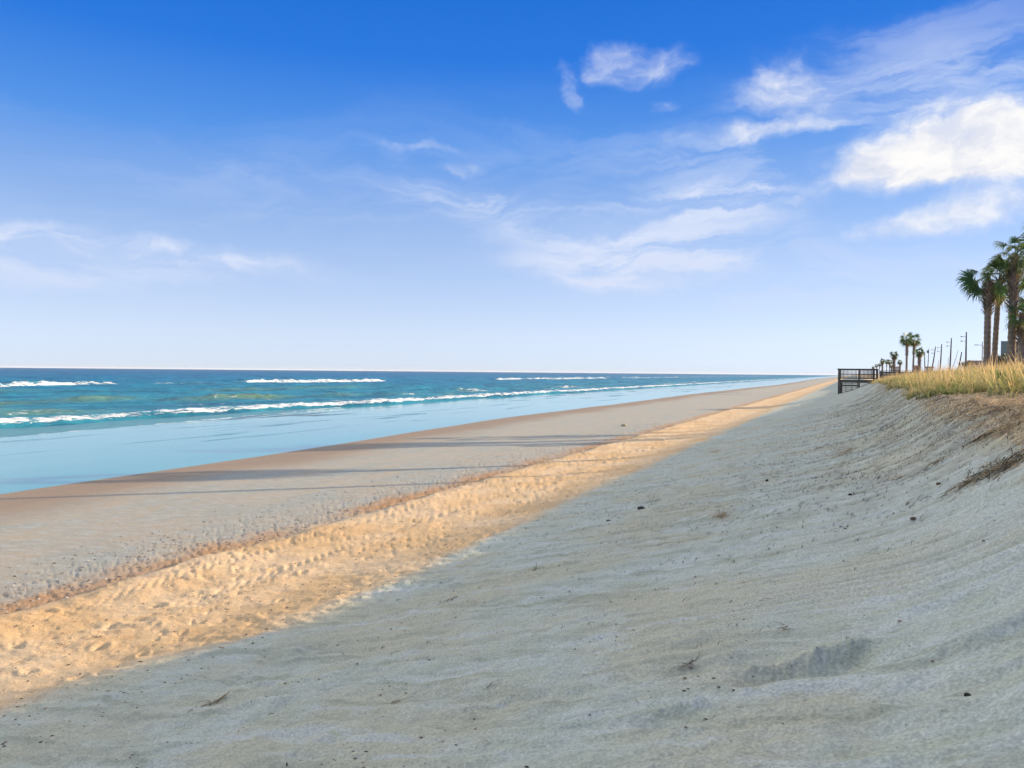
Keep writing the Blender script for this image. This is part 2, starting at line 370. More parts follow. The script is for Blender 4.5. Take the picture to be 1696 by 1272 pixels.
c = t.mix(1.0, c, t.mix(grain, (.80,) * 3, (1.2,) * 3), 'MULTIPLY')
c = t.mix(1.0, c, t.mix(t.mr(grit, .3, .7, 0, 1, False), (.72,) * 3, (1.26,) * 3), 'MULTIPLY')
midn = t.noise(P, 17, 3, .6).outputs['Fac']
c = t.mix(1.0, c, t.mix(t.mr(midn, .3, .7, 0, 1, False), (.95,) * 3, (1.05,) * 3), 'MULTIPLY')
rough = t.mix(wet, (.9,) * 3, (.62,) * 3)
bump1 = t.n('ShaderNodeBump', None, Strength=.55, Distance=.006, Height=grain)
bump2 = t.n('ShaderNodeBump', None, Strength=.6, Distance=t.m('ADD', .006, t.m('MULTIPLY', dryA, t.mr(slope_shade_a, 0, 1, .018, 0))), Height=t.noise(P, 14, 5, .6).outputs['Fac'], Normal=bump1.outputs[0])
fin(t, t.n('ShaderNodeBsdfPrincipled', None, Base_Color=c, Roughness=rough, Normal=bump2.outputs[0]))
# thin film of water left on the flat sand
m, t = newmat('shallow_film'); M['film'] = m
P = t.n('ShaderNodeNewGeometry').outputs['Position']
n1 = t.noise(t.vm('MULTIPLY', P, (.25, .06, 1)), 1, 4, .5).outputs['Fac']
c = t.mix(t.mr(n1, .35, .7), (.03, .33, .38), (.045, .38, .43))
spk = t.noise(t.vm('MULTIPLY', P, (.55, .07, 1)), 1.0, 6, .65, .4).outputs['Fac']
dark = t.m('MULTIPLY', t.mr(spk, .55, .63), t.n('ShaderNodeAttribute', dict(attribute_name='bar')).outputs['Fac'])
c = t.mix(dark, c, (.10, .11, .13))
rgh = t.m('ADD', .10, t.m('MULTIPLY', dark, .4))
b = t.n('ShaderNodeBump', None, Strength=.05, Distance=.02, Height=t.noise(t.vm('MULTIPLY', P, (1.4, .5, 1)), 1, 3, .5).outputs['Fac'])
fin(t, t.n('ShaderNodeBsdfPrincipled', None, Base_Color=c, Roughness=rgh, IOR=1.33, Normal=b.outputs[0]))
# sea
m, t = newmat('sea_water'); M['sea'] = m
P = t.n('ShaderNodeNewGeometry').outputs['Position']; spx = t.n('ShaderNodeSeparateXYZ', None, Vector=P)
fo = t.n('ShaderNodeAttribute', dict(attribute_name='foam')).outputs['Fac']; gr_ = t.n('ShaderNodeAttribute', dict(attribute_name='green')).outputs['Fac']
deep = t.mr(spx.outputs[0], -1200., -50., 0., 1., False)
base = t.ramp(deep, [(0, (.000, .10, .235)), (.7, (.000, .135, .29)), (.93, (.002, .18, .33)), (1.0, (.02, .23, .34))])
ch = t.noise(t.vm('MULTIPLY', P, (.35, .09, 1)), 1, 6, .6, .3).outputs['Fac']
base = t.mix(1.0, base, t.mix(t.mr(ch, .3, .7), (.45, .55, .62), (1.5, 1.4, 1.3)), 'MULTIPLY')
base = t.mix(gr_, base, (.13, .24, .15))
thin = t.n('ShaderNodeAttribute', dict(attribute_name='thin')).outputs['Fac']
base = t.mix(thin, base, (.13, .33, .40))
f1 = t.noise(t.vm('MULTIPLY', P, (1.3, .7, 2)), 1.3, 7, .7, .6).outputs['Fac']
f2 = t.noise(t.vm('MULTIPLY', P, (.5, .16, 1)), 1, 4, .6).outputs['Fac']
fm = t.mr(t.m('ADD', t.m('MULTIPLY', fo, .95), t.m('ADD', t.m('MULTIPLY', t.m('SUBTRACT', f1, .5), 2.4), t.m('MULTIPLY', t.m('SUBTRACT', f2, .5), 1.3))), .50, .90)
fm = t.m('MULTIPLY', fm, t.mr(fo, .02, .15))
base = t.mix(fm, base, (.84, .87, .90))
b = t.n('ShaderNodeBump', None, Strength=.8, Distance=.5, Height=t.noise(t.vm('MULTIPLY', P, (.9, .35, 1)), 1, 7, .65).outputs['Fac'])
b2 = t.n('ShaderNodeBump', None, Strength=1.0, Distance=.12, Height=f1, Normal=b.outputs[0])
rg = t.m('ADD', .34, t.m('MULTIPLY', fm, .6))
fin(t, t.n('ShaderNodeBsdfPrincipled', None, Base_Color=base, Roughness=rg, IOR=1.2, Normal=b2.outputs[0]))

# ------------------------------------------------------------------ ground sheet
def polar(rows, cols_deg):
    th = np.radians(np.array(cols_deg)); r = np.array(rows)
    a = th[None, :] - A                     # view azimuth measured from +Y clockwise
    X = r[:, None] * np.sin(a); Y = r[:, None] * np.cos(a)
    nr, nc = X.shape; i = np.arange(nr * nc).reshape(nr, nc)
    f = np.stack([i[:-1, :-1], i[:-1, 1:], i[1:, 1:], i[1:, :-1]], -1).reshape(-1, 4)[:, ::-1]
    return X.ravel(), Y.ravel(), f
rows = [.3, .6, .9, 1.2, 1.5, 1.8, 2.0]
while rows[-1] < 9000:
    r_ = rows[-1]; rows.append(r_ + min(.013 * r_ if r_ < 400 else .04 * r_, max(r_ * r_ * 1.25 / (785 * 2.4), .006)))
cols = list(np.concatenate([np.linspace(-180, -60, 40)[:-1], np.linspace(-60, -38, 40)[:-1], np.linspace(-38, 38, 860)[:-1], np.linspace(38, 75, 150)[:-1], np.linspace(75, 180, 60)]))
gx, gy, gf = polar(rows, cols)
gzv = ground(gx, gy)
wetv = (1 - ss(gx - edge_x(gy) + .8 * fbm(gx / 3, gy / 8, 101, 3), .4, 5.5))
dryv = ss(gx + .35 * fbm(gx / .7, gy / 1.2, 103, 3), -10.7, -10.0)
slope_shade_v = (1 - .85 * ss(gx + .3 * pn(gx / .7, gy / .7, 106), 1.3, 2.0)) * ss(gx + .3 * fbm(gx / 1.1, gy / 2.2, 105, 4) + 1.2 * (1 - ss(gy, 4.5, 7.5)), -6.15, -5.45)  # colour border follows the cast shadow edge; crest goes back to the sunlit tone
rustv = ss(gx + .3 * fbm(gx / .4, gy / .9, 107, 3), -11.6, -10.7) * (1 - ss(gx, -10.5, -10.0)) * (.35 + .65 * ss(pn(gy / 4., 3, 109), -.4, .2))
litv = 1.25 * ss(gy, 7, 12) * np.clip(ss(gx + .5 * fbm(gx, gy, 111, 3), -1.2, 1.6) * .75 + .25 * ss(gx, -4.5, -2), 0, 1) * ss(fbm(gx / .5, gy / .35, 113, 3), -.5, .5) * (1 - ss(gy, 40, 70) * .6)
o = npmesh('ground', np.stack([gx, gy, gzv], 1), gf, M['sand'], attrs=dict(rip=ripple(gx, gy), wet=wetv, dry=dryv, slope=slope_shade_v, rust=rustv, litter=litv))
tag(o, kind='structure')

# ------------------------------------------------------------------ thin sheet of water on the flat
ys = np.concatenate([np.linspace(-60, 150, 500)[:-1], 150 * (60 ** np.linspace(0, 1, 160))]); xs = np.linspace(-50, -17.5, 60)
X, Y = np.meshgrid(xs, ys); e = edge_x(Y); Xq = np.where(X > -47, X + (e + 21.5) * ss(X, -47, -25), X)
i = np.arange(X.size).reshape(X.shape); f = np.stack([i[:-1, :-1], i[:-1, 1:], i[1:, 1:], i[1:, :-1]], -1).reshape(-1, 4)
# film surface follows the sand a little above it and dips under it at the waterline
gq = ground(Xq, Y, False)
zf = gq + np.clip((e - Xq) * .006, -.05, .012)
bar = ss(Xq, -46, -43) * (1 - ss(Xq, -39.5, -35.5)) + .5 * ss(Xq, -36, -33) * (1 - ss(Xq, -30, -27))
o = npmesh('shallow_water', np.stack([Xq.ravel(), Y.ravel(), zf.ravel()], 1), f, M['film'], attrs=dict(bar=bar.ravel()))
tag(o, kind='structure')

# ------------------------------------------------------------------ sea
rows = [34.]
while rows[-1] < 9000: r_ = rows[-1]; rows.append(r_ + (.32 if r_ < 170 else min(.32 + (r_ - 170) * .01, .03 * r_)))
cols = list(np.concatenate([np.linspace(-150, -40, 80)[:-1], np.linspace(-40, 24, 620)]))
wx, wy, wf = polar(rows, cols)
edge = -46.2 + 1.0 * pn(wy / 22., 0, 201) + .5 * pn(wy / 6., 0, 202) + .22 * pn(wy / 1.4, 0, 203)
s = edge - wx                                                     # metres seaward of the bore
att = 1 - ss(np.hypot(wx, wy), 500, 1500)
wz = -3.60 + .0 * wx
xw = wx + 5 * pn(wy / 70., 0, 205) + 1.5 * pn(wy / 18., wx / 60., 206)
swell = ((.5 + .5 * np.sin(xw * 2 * math.pi / 17.)) ** 2.2) * .42 * ss(fbm(wx / 40., wy / 55., 207, 2), -.45, .45)
wz = wz + swell * ss(s, 6, 22) * att
wz = wz + att * (.17 * fbm(wx / 2.6, wy / 6., 209, 4) + .035 * pn(wx / .8, wy / 1.7, 215)) * (.3 + .7 * ss(s, 3, 20))
bore = np.exp(-((s - 1.6) / 1.9) ** 2) * (.30 + .12 * pn(wy / 7., 1, 216)) + .10 * ss(s, -.3, .4)
wz = wz + bore * (1 + .35 * fbm(wy / 1.6, wx / 1.0, 228, 3))
foam = ss(s, -.2, .3) * (1 - ss(s, 1.0, 6.5)) * (.86 + .25 * pn(wy / 8., 2, 217))
foam = np.maximum(foam, .42 * ss(s, 2, 4) * (1 - ss(s, 10, 17)) * ss(pn(wx / 4, wy / 16, 218), -.2, .5))
green = .35 * swell * ss(s, 8, 16) * (1 - ss(s, 60, 120))
for (xb, y0, y1, hh, fw_, gk, fk) in [
        (-139, 40, 119, .95, 5.0, .1, 1.0), (-141, 120, 150, .5, 3.5, .35, .55), (-143, 151, 226, .95, 5.0, .1, 1.0), (-140, 232, 300, .45, 2.5, .3, .35), (-142, 305, 480, .9, 5.0, .1, 1.), (-175, 420, 700, .6, 3.5, .1, .8), (-140, 500, 1500, .7, 4, 0, .85),
        (-72, 25, 52, .50, 1.0, 1.0, .0), (-73, 50, 67, .55, 1.2, .9, .1), (-66, 62, 82, .62, 2.6, 1.1, .42), (-64, 82, 96, .5, 1.8, .7, .25), (-60, 92, 104, .45, 2.6, .5, .9), (-57, 103, 112, .42, 2.2, .5, .9), (-62, 117, 132, .5, 2.6, .4, .9),
        (-60, 150, 180, .35, 1.6, .2, .6), (-58, 240, 330, .35, 2., .1, .6), (-57, 33, 46, .3, 1., .9, .0), (-92, 90, 140, .4, 1.5, .6, .0), (-100, 30, 75, .45, 1.5, .5, .1), (-62, 28, 45, .3, 1., .7, 0.)]:
    m_ = ss(wy, y0 - 4, y0 + 8) * (1 - ss(wy, y1 - 8, y1 + 4))
    dx = wx - (xb + 2.2 * pn(wy / 26., xb, 221) + .7 * pn(wy / 7., xb, 222))    # positive = shore side
    hh = hh * .8; prof = np.where(dx > 0, np.exp(-(dx / 1.5) ** 2), np.exp(-(dx / 3.6) ** 2))
    wz = wz + m_ * prof * hh * (1 + .45 * fbm(wy / 3.5, wx / 3, 223, 3) + .25 * fk * pn(wy / .8, wx / .8, 227))
    ff = ss(dx, -.8, .2) * (1 - ss(dx, fw_ * .7, fw_ * 1.5)) * (1 + .4 * pn(wy / 4., xb, 224))
    foam = np.maximum(foam, m_ * ff * fk * (.80 + .35 * fbm(wy / 9., wx / 5., 229, 3)))
    green = np.maximum(green, m_ * gk * np.where(dx > 0, np.exp(-(dx / 2.4) ** 2), np.exp(-(dx / 1.8) ** 2)) * .85)
wz = wz - 1.2 * ss(-s, 0.0, 6.0)
# swash sheet pushed ahead of the bore with a thin foam rim
keep = s > -8
kf = keep[wf].all(1)
idx = np.cumsum(keep) - 1
o = npmesh('sea', np.stack([wx, wy, wz], 1)[keep], idx[wf[kf]], M['sea'], attrs=dict(foam=foam[keep], green=np.clip(green, 0, 1)[keep]))
tag(o, kind='structure')
ys = np.linspace(5, 75, 560); v = np.linspace(0, 1, 26)
rim = np.interp(ys, [5, 20, 27, 40, 52, 64, 75], [-41.5, -39.6, -39.6, -41.2, -43, -45.6, -47]) + .5 * pn(ys / 5., 0, 231) + .15 * pn(ys / 1.1, 0, 232)
Y, V = np.meshgrid(ys, v, indexing='ij'); X = rim[:, None] * (1 - V) + -48.5 * V
z = ground(X, Y, False) + .022 + .05 * V; z[:, 0] -= .03
fo_ = np.exp(-((X - rim[:, None] + .25) / .28) ** 2) * (.75 + .3 * pn(Y / 3, 1, 233)) + .45 * ss(-X, 44, 47)
i = np.arange(X.size).reshape(X.shape); f = np.stack([i[:-1, :-1], i[:-1, 1:], i[1:, 1:], i[1:, :-1]], -1).reshape(-1, 4)
o = npmesh('swash_water', np.stack([X.ravel(), Y.ravel(), z.ravel()], 1), f[:, ::-1], M['sea'], attrs=dict(foam=fo_.ravel(), green=np.zeros(X.size), thin=np.full(X.size, .85)))
tag(o, kind='structure')

# ------------------------------------------------------------------ road behind the dune
mb = MB(); mb.box((24, 400, .72), (8, 1400, .04)); tag(mb.build('road', M['asphalt']), kind='structure')

# ------------------------------------------------------------------ timber walkover
wk = empty('beach_walkover', (.5, 84.4, gz(.5, 84.4)))
tag(wk, 'dark weathered timber beach walkover with slatted railing at the dune edge', 'walkover')
o0 = wk.location
def L(x, y, z): return (x - o0.x, y - o0.y, z - o0.z)
ZD = -.47; ZT = .60; y0, y1 = 83.4, 85.5
mb = MB()
for k in range(25): mb.box(L(-1.2 + .07 + k * .142, (y0 + y1) / 2, ZD - .02), (.134, y1 - y0 + .1, .04))
mb.build('deck', M['wood'], wk)
for yy in (y0, y1):
    mb = MB(); mb.box(L(.52, yy, ZD - .16), (3.5, .06, .24)); mb.build('beam', M['wood'], wk)
    mb = MB(); mb.box(L(.52, yy, ZT), (3.72, .16, .05)); mb.box(L(.52, yy, ZT - .075), (3.6, .05, .09)); mb.build('top_rail', M['wood'], wk)
    mb = MB(); mb.box(L(.52, yy, ZT - .52), (3.6, .05, .08)); mb.build('middle_rail', M['wood'], wk)
    mb = MB(); mb.box(L(.52, yy, ZD + .16), (3.6, .05, .09)); mb.build('bottom_rail', M['wood'], wk)
    for (xx, w) in ((-1.14, .2), (.66, .16), (1.98, .13), (2.26, .16)):
        zb = gz(xx, yy) - .4; mb = MB(); mb.box(L(xx, yy - .06, (ZT + .03 + zb) / 2), (w, w, ZT + .03 - zb), bev=.015); mb.build('post', M['wood'], wk)
    for k in range(26):
        xx = -1.0 + k * .12
        if abs(xx - .66) < .1: continue
        mb = MB(); mb.box(L(xx, yy + .045, (ZT + ZD) / 2 + .02), (.042, .042, ZT - ZD - .16)); mb.build('baluster', M['wood'], wk)
mb = MB(); zb = gz(-1.14, y0)
mb.box(L(-.98, y0 + .2, (ZD - .3 + zb - .4) / 2), (.3, .2, ZD - zb + .1)); mb.build('pile', M['wood'], wk)
mb = MB(); mb.box(L(-.2, y0 + .1, -1.02), (1.5, .06, .15)); mb.build('cross_brace', M['wood'], wk)
# stair going down on the far side
for k in range(11):
    mb = MB(); mb.box(L(-.25, y1 + .3 + k * .30, ZD - .2 - k * .19), (1.5, .28, .045)); mb.build('stair_tread', M['wood'], wk)
for xx in (-1.03, .53):
    mb = MB(); a = L(xx, y1 + .1, ZD - .2); b = L(xx, y1 + 3.6, ZD - .2 - 2.2)
    mb.add([(a[0] - .03, a[1], a[2] - .14), (a[0] + .03, a[1], a[2] - .14), (a[0] + .03, a[1], a[2] + .1), (a[0] - .03, a[1], a[2] + .1),
            (b[0] - .03, b[1], b[2] - .14), (b[0] + .03, b[1], b[2] - .14), (b[0] + .03, b[1], b[2] + .1), (b[0] - .03, b[1], b[2] + .1)],
           [(0, 1, 2, 3), (7, 6, 5, 4), (0, 4, 5, 1), (1, 5, 6, 2), (2, 6, 7, 3), (3, 7, 4, 0)]); mb.build('stair_stringer', M['wood'], wk)
for xx in (-.52, .02):
    mb = MB(); mb.box(L(xx, y0 + .15, (ZD + gz(xx, y0)) / 2 - .3), (.045, .045, ZD - gz(xx, y0) + .5)); mb.build('stay', M['wood'], wk)
# landward run of the walkover, boarded sides
mb = MB()
for k in range(44): mb.box(L(2.50 + k * .142, (y0 + y1) / 2, -.62), (.134, y1 - y0, .04))
mb.build('landward_deck', M['wood'], wk)
for yy in (y0 + .12, y1 - .12):
    mb = MB()
    for q in range(4): mb.box(L(5.6, yy, -.40 + q * .22), (6.2, .04, .19))
    mb.box(L(5.6, yy, .44), (6.3, .14, .045)); mb.build('landward_side', M['wood'], wk)
    for k in range(5):
        mb = MB(); xx = 2.62 + k * 1.5; mb.box(L(xx, yy + .09, -.4), (.12, .12, 1.6)); mb.build('post', M['wood'], wk)

# ------------------------------------------------------------------ palms
def frond(mb, origin, az_, el_, plen, blen, droop, base, tip, nl=20, spread=115, rnd=random, twist=None):
    d = Vector((math.sin(az_) * math.cos(el_), math.cos(az_) * math.cos(el_), math.sin(el_)))
    side = Vector((math.cos(az_), -math.sin(az_), 0)); pts = []; p = Vector(origin)
    for k in range(5):
        pts.append(p.copy()); dd = (d + Vector((0, 0, -droop * k * .16))).normalized(); p = p + dd * plen / 4
    mb.strip(pts, [.035, .022, .018, .016, .014], side, [(base[0] * 1.2, base[1] * 1.15, base[2])] * 5)
    d = (pts[-1] - pts[-2]).normalized(); n = side.cross(d).normalized(); hub = pts[-1]
    tw = rnd.uniform(-1.2, 1.2) if twist is None else twist; side = (side * math.cos(tw) + n * math.sin(tw)).normalized(); n = side.cross(d).normalized()
    for k in range(nl):
        a = R(-spread + 2 * spread * k / (nl - 1) + rnd.uniform(-3, 3)); ld_ = (d * math.cos(a) + side * math.sin(a)).normalized()
        l = blen * (1 - .28 * abs(a) / R(spread)) * rnd.uniform(.88, 1.08); fold = n * (.10 if k % 2 else -.04)
        q0 = hub - d * .02; q1 = hub + ld_ * l * .38 + fold * l * .4 + d * .08 * l; q2 = hub + ld_ * l * .72 + Vector((0, 0, -droop * .10 * l)) + d * .10 * l
        q3 = hub + ld_ * l * .93 + Vector((0, 0, -droop * .42 * l - rnd.uniform(0, .1) * l)) + d * .1 * l
        lw = ld_.cross(n).normalized(); sh = rnd.uniform(.75, 1.25)
        c0 = tuple(x * sh for x in base); c1 = tuple(x * sh for x in tip)
        mb.strip([q0, q1, q2, q3], [.012, l * .05, l * .026, .005], lw, [c0, c0, tuple((x + y) / 2 for x, y in zip(c0, c1)), c1])
def palm(name, label, loc, H, rt_=.2, lean=(0, 0), boots=(.70, 1.0), nf=26, plen=.75, blen=.8, seed=1, group=None, dead=5, extra=None, skirt=False):
    rnd = random.Random(seed); root = empty(name, loc); tag(root, label, 'palm tree', group)
    def cen(h): return Vector((lean[0] * (h / H) ** 1.6, lean[1] * (h / H) ** 1.6, h))
    nr, ns = int(H * 11), 14; vs = []; fs = []; cc = []
    for i_ in range(nr + 1):
        h = -.3 + (H + .3) * i_ / nr; c_ = cen(max(h, 0))
        r_ = rt_ * (1.0 + .35 * math.exp(-max(h, 0) / .35) - .10 * h / H) * (1 + (.035 if i_ % 3 == 0 else -.02))
        for j in range(ns):
            a = 2 * math.pi * j / ns; q = r_ * (1 + rnd.uniform(-.06, .06))
            vs.append((c_.x + q * math.cos(a), c_.y + q * math.sin(a), h)); k = rnd.uniform(.75, 1.15) * (.8 if i_ % 3 == 0 else 1); cc.append((.26 * k, .215 * k, .175 * k))
    fs = [(i_ * ns + j, i_ * ns + (j + 1) % ns, (i_ + 1) * ns + (j + 1) % ns, (i_ + 1) * ns + j) for i_ in range(nr) for j in range(ns)]
    mb = MB(); mb.v = vs; mb.f = fs; mb.c = cc; mb.build('trunk', M['bark'], root, True)
    # criss-cross old leaf bases
    mb = MB(); hb = H * boots[0]; nb_ = int((H * boots[1] - hb) / .055)
    for k in range(nb_ * 3):
        h = hb + (H * boots[1] - hb) * k / (nb_ * 3) + rnd.uniform(-.04, .04); a = k * 2.399 + rnd.uniform(-.2, .2); c_ = cen(h)
        rad = Vector((math.cos(a), math.sin(a), 0)); tan = Vector((-math.sin(a), math.cos(a), 0)) ; sk = rnd.choice((-1, 1)) * .45
        p0 = c_ + rad * rt_ * .88; d_ = (rad * rnd.uniform(.35, .6) + Vector((0, 0, .85)) + tan * sk).normalized(); l = rnd.uniform(.22, .42)
        k_ = rnd.uniform(.5, 1.5); co_ = (.24 * k_, .185 * k_, .14 * k_); w = rnd.uniform(.035, .06)
        wv = tan; pts = [p0, p0 + d_ * l * .6, p0 + d_ * l + rad * .05]
        mb.strip(pts, [w, w * .8, w * .45], wv, [co_] * 3)
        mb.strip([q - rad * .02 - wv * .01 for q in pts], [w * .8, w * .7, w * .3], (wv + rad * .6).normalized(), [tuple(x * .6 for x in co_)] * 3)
    mb.build('leaf_bases', M['bark'], root)
    top = cen(H); mb = MB()
    for k in range(nf):
        el_ = R(75 - 115 * ((k + .5) / nf) ** .85 + rnd.uniform(-8, 8)); a = k * 2.399 + rnd.uniform(-.3, .3)
        sh = rnd.uniform(.75, 1.6); base = (.06 * sh, .12 * sh, .035 * sh); tip = (.16 * sh, .18 * sh, .06 * sh)
        if rnd.random() < .25: tip = (.30, .24, .11)
        frond(mb, top + Vector((0, 0, .12 - .25 * k / nf)), a, el_, plen * rnd.uniform(.8, 1.15), blen * rnd.uniform(.8, 1.1), rnd.uniform(.5, 1.1), base, tip, rnd=rnd)
    for e_ in (extra or []):
        frond(mb, top, e_[0], e_[1], e_[2], e_[3], .3, (.05, .13, .035), (.10, .17, .05), nl=26, rnd=rnd, twist=1.35)
    mb.build('crown', M['leaf'], root)
    if dead:
        mb = MB()
        for k in range(dead):
            a = rnd.uniform(0, 6.28); sh = rnd.uniform(.6, 1.2)
            frond(mb, top + Vector((0, 0, -.2 - .3 * rnd.random())), a, R(rnd.uniform(-75, -35)), plen * .7, blen * .75, .8, (.20 * sh, .14 * sh, .08 * sh), (.28 * sh, .20 * sh, .11 * sh), nl=14, spread=70, rnd=rnd)
        mb.build('dead_fronds', M['leaf'], root)
    return root
def place(px, X, ytop):
    x_, y_, d_ = depth_at(px, X); z0 = gz(x_, y_); hor = 616 + (px - CX) * math.tan(ROLL)
    return (x_, y_, z0), (hor - ytop) * d_ / F - z0, d_
VL = math.pi * 1.5 - A      # azimuth that points to the left of the picture
l, h, d = place(1634, 7.1, 462)
palm('palm_tree', 'leftmost of the tall roadside palms, one big green fan reaching left over a bare trunk', (l[0], l[1], l[2]), h - .15, .19, (.0, 0), (.62, .99), 17, .7, .75, 3, 'tall palms at the right edge', 5, [(VL, R(12), .95, 1.0), (VL + .5, R(-5), .7, .8)])
l, h, d = place(1646, 7.6, 458)
palm('palm_tree', 'slim tall palm directly right of the leftmost tall palm, pale gold fans on its right', (l[0], l[1], l[2]), h - .15, .155, (.22, .05), (.72, .99), 16, .6, .75, 5, 'tall palms at the right edge', 4, [(VL + math.pi - .2, R(35), .5, .8)])
l, h, d = place(1674, 8.2, 420)
palm('palm_tree', 'tallest palm in full view, shaggy leaf bases down half its thick trunk', (l[0], l[1], l[2]), h - .15, .215, (.12, .1), (.50, 1.0), 20, .65, .72, 8, 'tall palms at the right edge', 6)
l, h, d = place(1691, 8.6, 522)
palm('palm_tree', 'short palm with brown drooping crown at the right picture edge', (l[0], l[1], l[2]), h, .17, (0, 0), (.45, 1.0), 14, .45, .6, 12, 'tall palms at the right edge', 14)
l, h, d = place(1712, 10.5, 486)
palm('palm_tree', 'palm with only its fronds showing, behind the tallest palm trunk', (l[0], l[1], l[2]), h, .2, (0, 0), (.6, 1.0), 20, .85, .85, 15, 'tall palms at the right edge', 5, [(VL, R(0), 1.2, .9)])
l, h, d = place(1738, 7.9, 405)
palm('palm_tree', 'tall palm beyond the right edge, only a frond tip showing high in the corner', (l[0], l[1], l[2]), h, .2, (0, 0), (.6, 1.0), 28, .8, .85, 18, 'tall palms at the right edge', 5)
# palms farther along the road
protoA = palm('roadside_palm', 'left palm of the tall distant pair with touching crowns', (0, 0, -50), 7.0, .21, (.0, 0), (.5, 1.0), 24, .8, .95, 31, 'distant palms along the road', 6)
protoB = palm('roadside_palm', 'right palm of the tall distant pair with touching crowns', (0, 0, -50), 7.0, .2, (.15, 0), (.55, 1.0), 22, .75, .95, 37, 'distant palms along the road', 8)
protoC = palm('roadside_palm', 'stubby shaggy distant palm just right of the tall pair', (0, 0, -50), 4.2, .24, (0, 0), (.1, 1.0), 15, .45, .75, 41, 'distant palms along the road', 16)
used = set()
for (px, yt, pr, lab) in [
        (1501, 562, protoA, None), (1512, 564, protoB, None), (1522, 583, protoC, None),
        (1480, 587, protoC, 'medium distant palm left of the tall pair, upright shaggy crown'),
        (1490, 600, protoC, 'small low distant palm between the medium palm and the tall pair'),
        (1468, 599, protoB, 'right one of two far palms with joined crowns above the walkover'),
        (1461, 598, protoC, 'slim far palm standing above the right end of the walkover'),
        (1473, 600, protoA, 'low far palm immediately left of the medium distant palm'),
        (1456, 604, protoB, 'tiny far palm left of the slim one above the walkover'),
        (1451, 606, protoA, 'second smallest far palm at the far end of the row'),
        (1446, 609, protoC, 'farthest and tiniest palm at the left end of the row'),
        (1476, 606, protoC, 'short far palm half hidden in the row left of the medium palm')]:
    X0 = 10. if px > 1470 else 11.5
    l, h, d = place(px, X0, yt)
    r = pr if pr not in used else copy_tree(pr); used.add(pr)
    if lab: r['label'] = lab
    s_ = h / {protoA: 7., protoB: 7., protoC: 4.2}[pr]; r.location = l; r.scale = (max(s_, .6),) * 2 + (s_,)
    if pr is protoC and s_ > 1.2: r.scale = (1.1, 1.1, s_)
    r.rotation_euler = (0, 0, px * 1.7)

# ------------------------------------------------------------------ utility poles, lamp, sign
def upole(px, ytop, X, label, lean=0.0, rad=.17, ins=True, group='utility poles along the road'):
    l, h, d = place(px, X, ytop); r = empty('utility_pole', l); tag(r, label, 'utility pole', group)
    mb = MB(); mb.tube([(-lean, 0, -.2), (-lean * .4, 0, h * .5), (0, 0, h)], [rad, rad * .85, rad * .6], 10); mb.build('pole', M['pole'], r)
    if ins:
        for q in (.9, 1.75):
            mb = MB(); mb.tube([(-.1, -.03, h - q), (-.85, -.35, h - q + .05)], .035, 6); a = mb.build('bracket', M['metal'], r)
            mb = MB(); mb.tube([(-.72, -.30, h - q), (-.95, -.42, h - q + .02)], [.09, .11], 8); mb.build('insulator', M['metal'], a)
    return r
upole(1599, 550, 20, 'tallest utility pole, nearest the big palms, two insulators on its left')
upole(1574.5, 560, 20, 'second tallest utility pole, two insulators, well clear of its neighbours', .25)
upole(1558.5, 570, 20, 'third tallest utility pole, left of the second tallest one', .3)
upole(1548.5, 574, 20, 'leaning utility pole just left of the third tallest pole', 1.0)
upole(1537.5, 577, 20, 'thin utility pole carrying dark traffic signals near its top', .3, .12, False)
upole(1530.5, 583, 20, 'leftmost short utility pole beside the shaggy distant palm', -.2, .16, False)
upole(1592, 583, 20, 'short leaning utility pole just left of the tallest one', .8, .15, False)
upole(1586, 580, 26, 'thin pale strongly leaning pole left of the short pole', 1.9, .07, False)
upole(1570, 592, 45, 'small faint far pole between the two tallest utility poles', .3, .12, False)
upole(1554, 596, 45, 'small faint far pole behind the third tallest pole', .6, .12, False)
l, h, d = place(1537.5, 20, 577); ts = empty('traffic_signal', (l[0] - .5, l[1] - .3, l[2] + h - 1.2)); tag(ts, 'dark traffic signal hanging near the top of a thin pole', 'traffic signal')
for (dx, dz) in ((0.2, .25), (-.75, -.35)):
    mb = MB(); mb.box((dx, 0, dz), (.36, .3, .8), bev=.05); hh_ = mb.build('signal_head', M['asphalt'], ts)
    mb = MB()
    for q in range(3): mb.tube([(dx, -.16, dz - .25 + q * .25), (dx, -.24, dz - .25 + q * .25)], .09, 10)
    mb.build('signal_lens', M['glass'], hh_)
mb = MB(); mb.tube([(.5, .3, .3), (.2, 0, .28), (-.75, 0, .1)], .04, 6); mb.build('arm', M['metal'], ts)
l, h, d = place(1626, 16, 566); r = empty('street_lamp', l); tag(r, 'slender street lamp with one arm showing left of the leftmost tall palm', 'street lamp')
mb = MB(); mb.tube([(0, 0, 0), (0, 0, h)], [.08, .05], 8); mb.build('pole', M['metal'], r)
mb = MB(); mb.tube([(0, 0, h - .5), (-.5, -.2, h - .42), (-.62, -.25, h - .42)], .03, 6); mb.build('arm', M['metal'], r)
mb = MB(); mb.box((-.75, -.3, h - .44), (.45, .2, .09), R(20), bev=.03); mb.build('lamp_head', M['metal'], r)
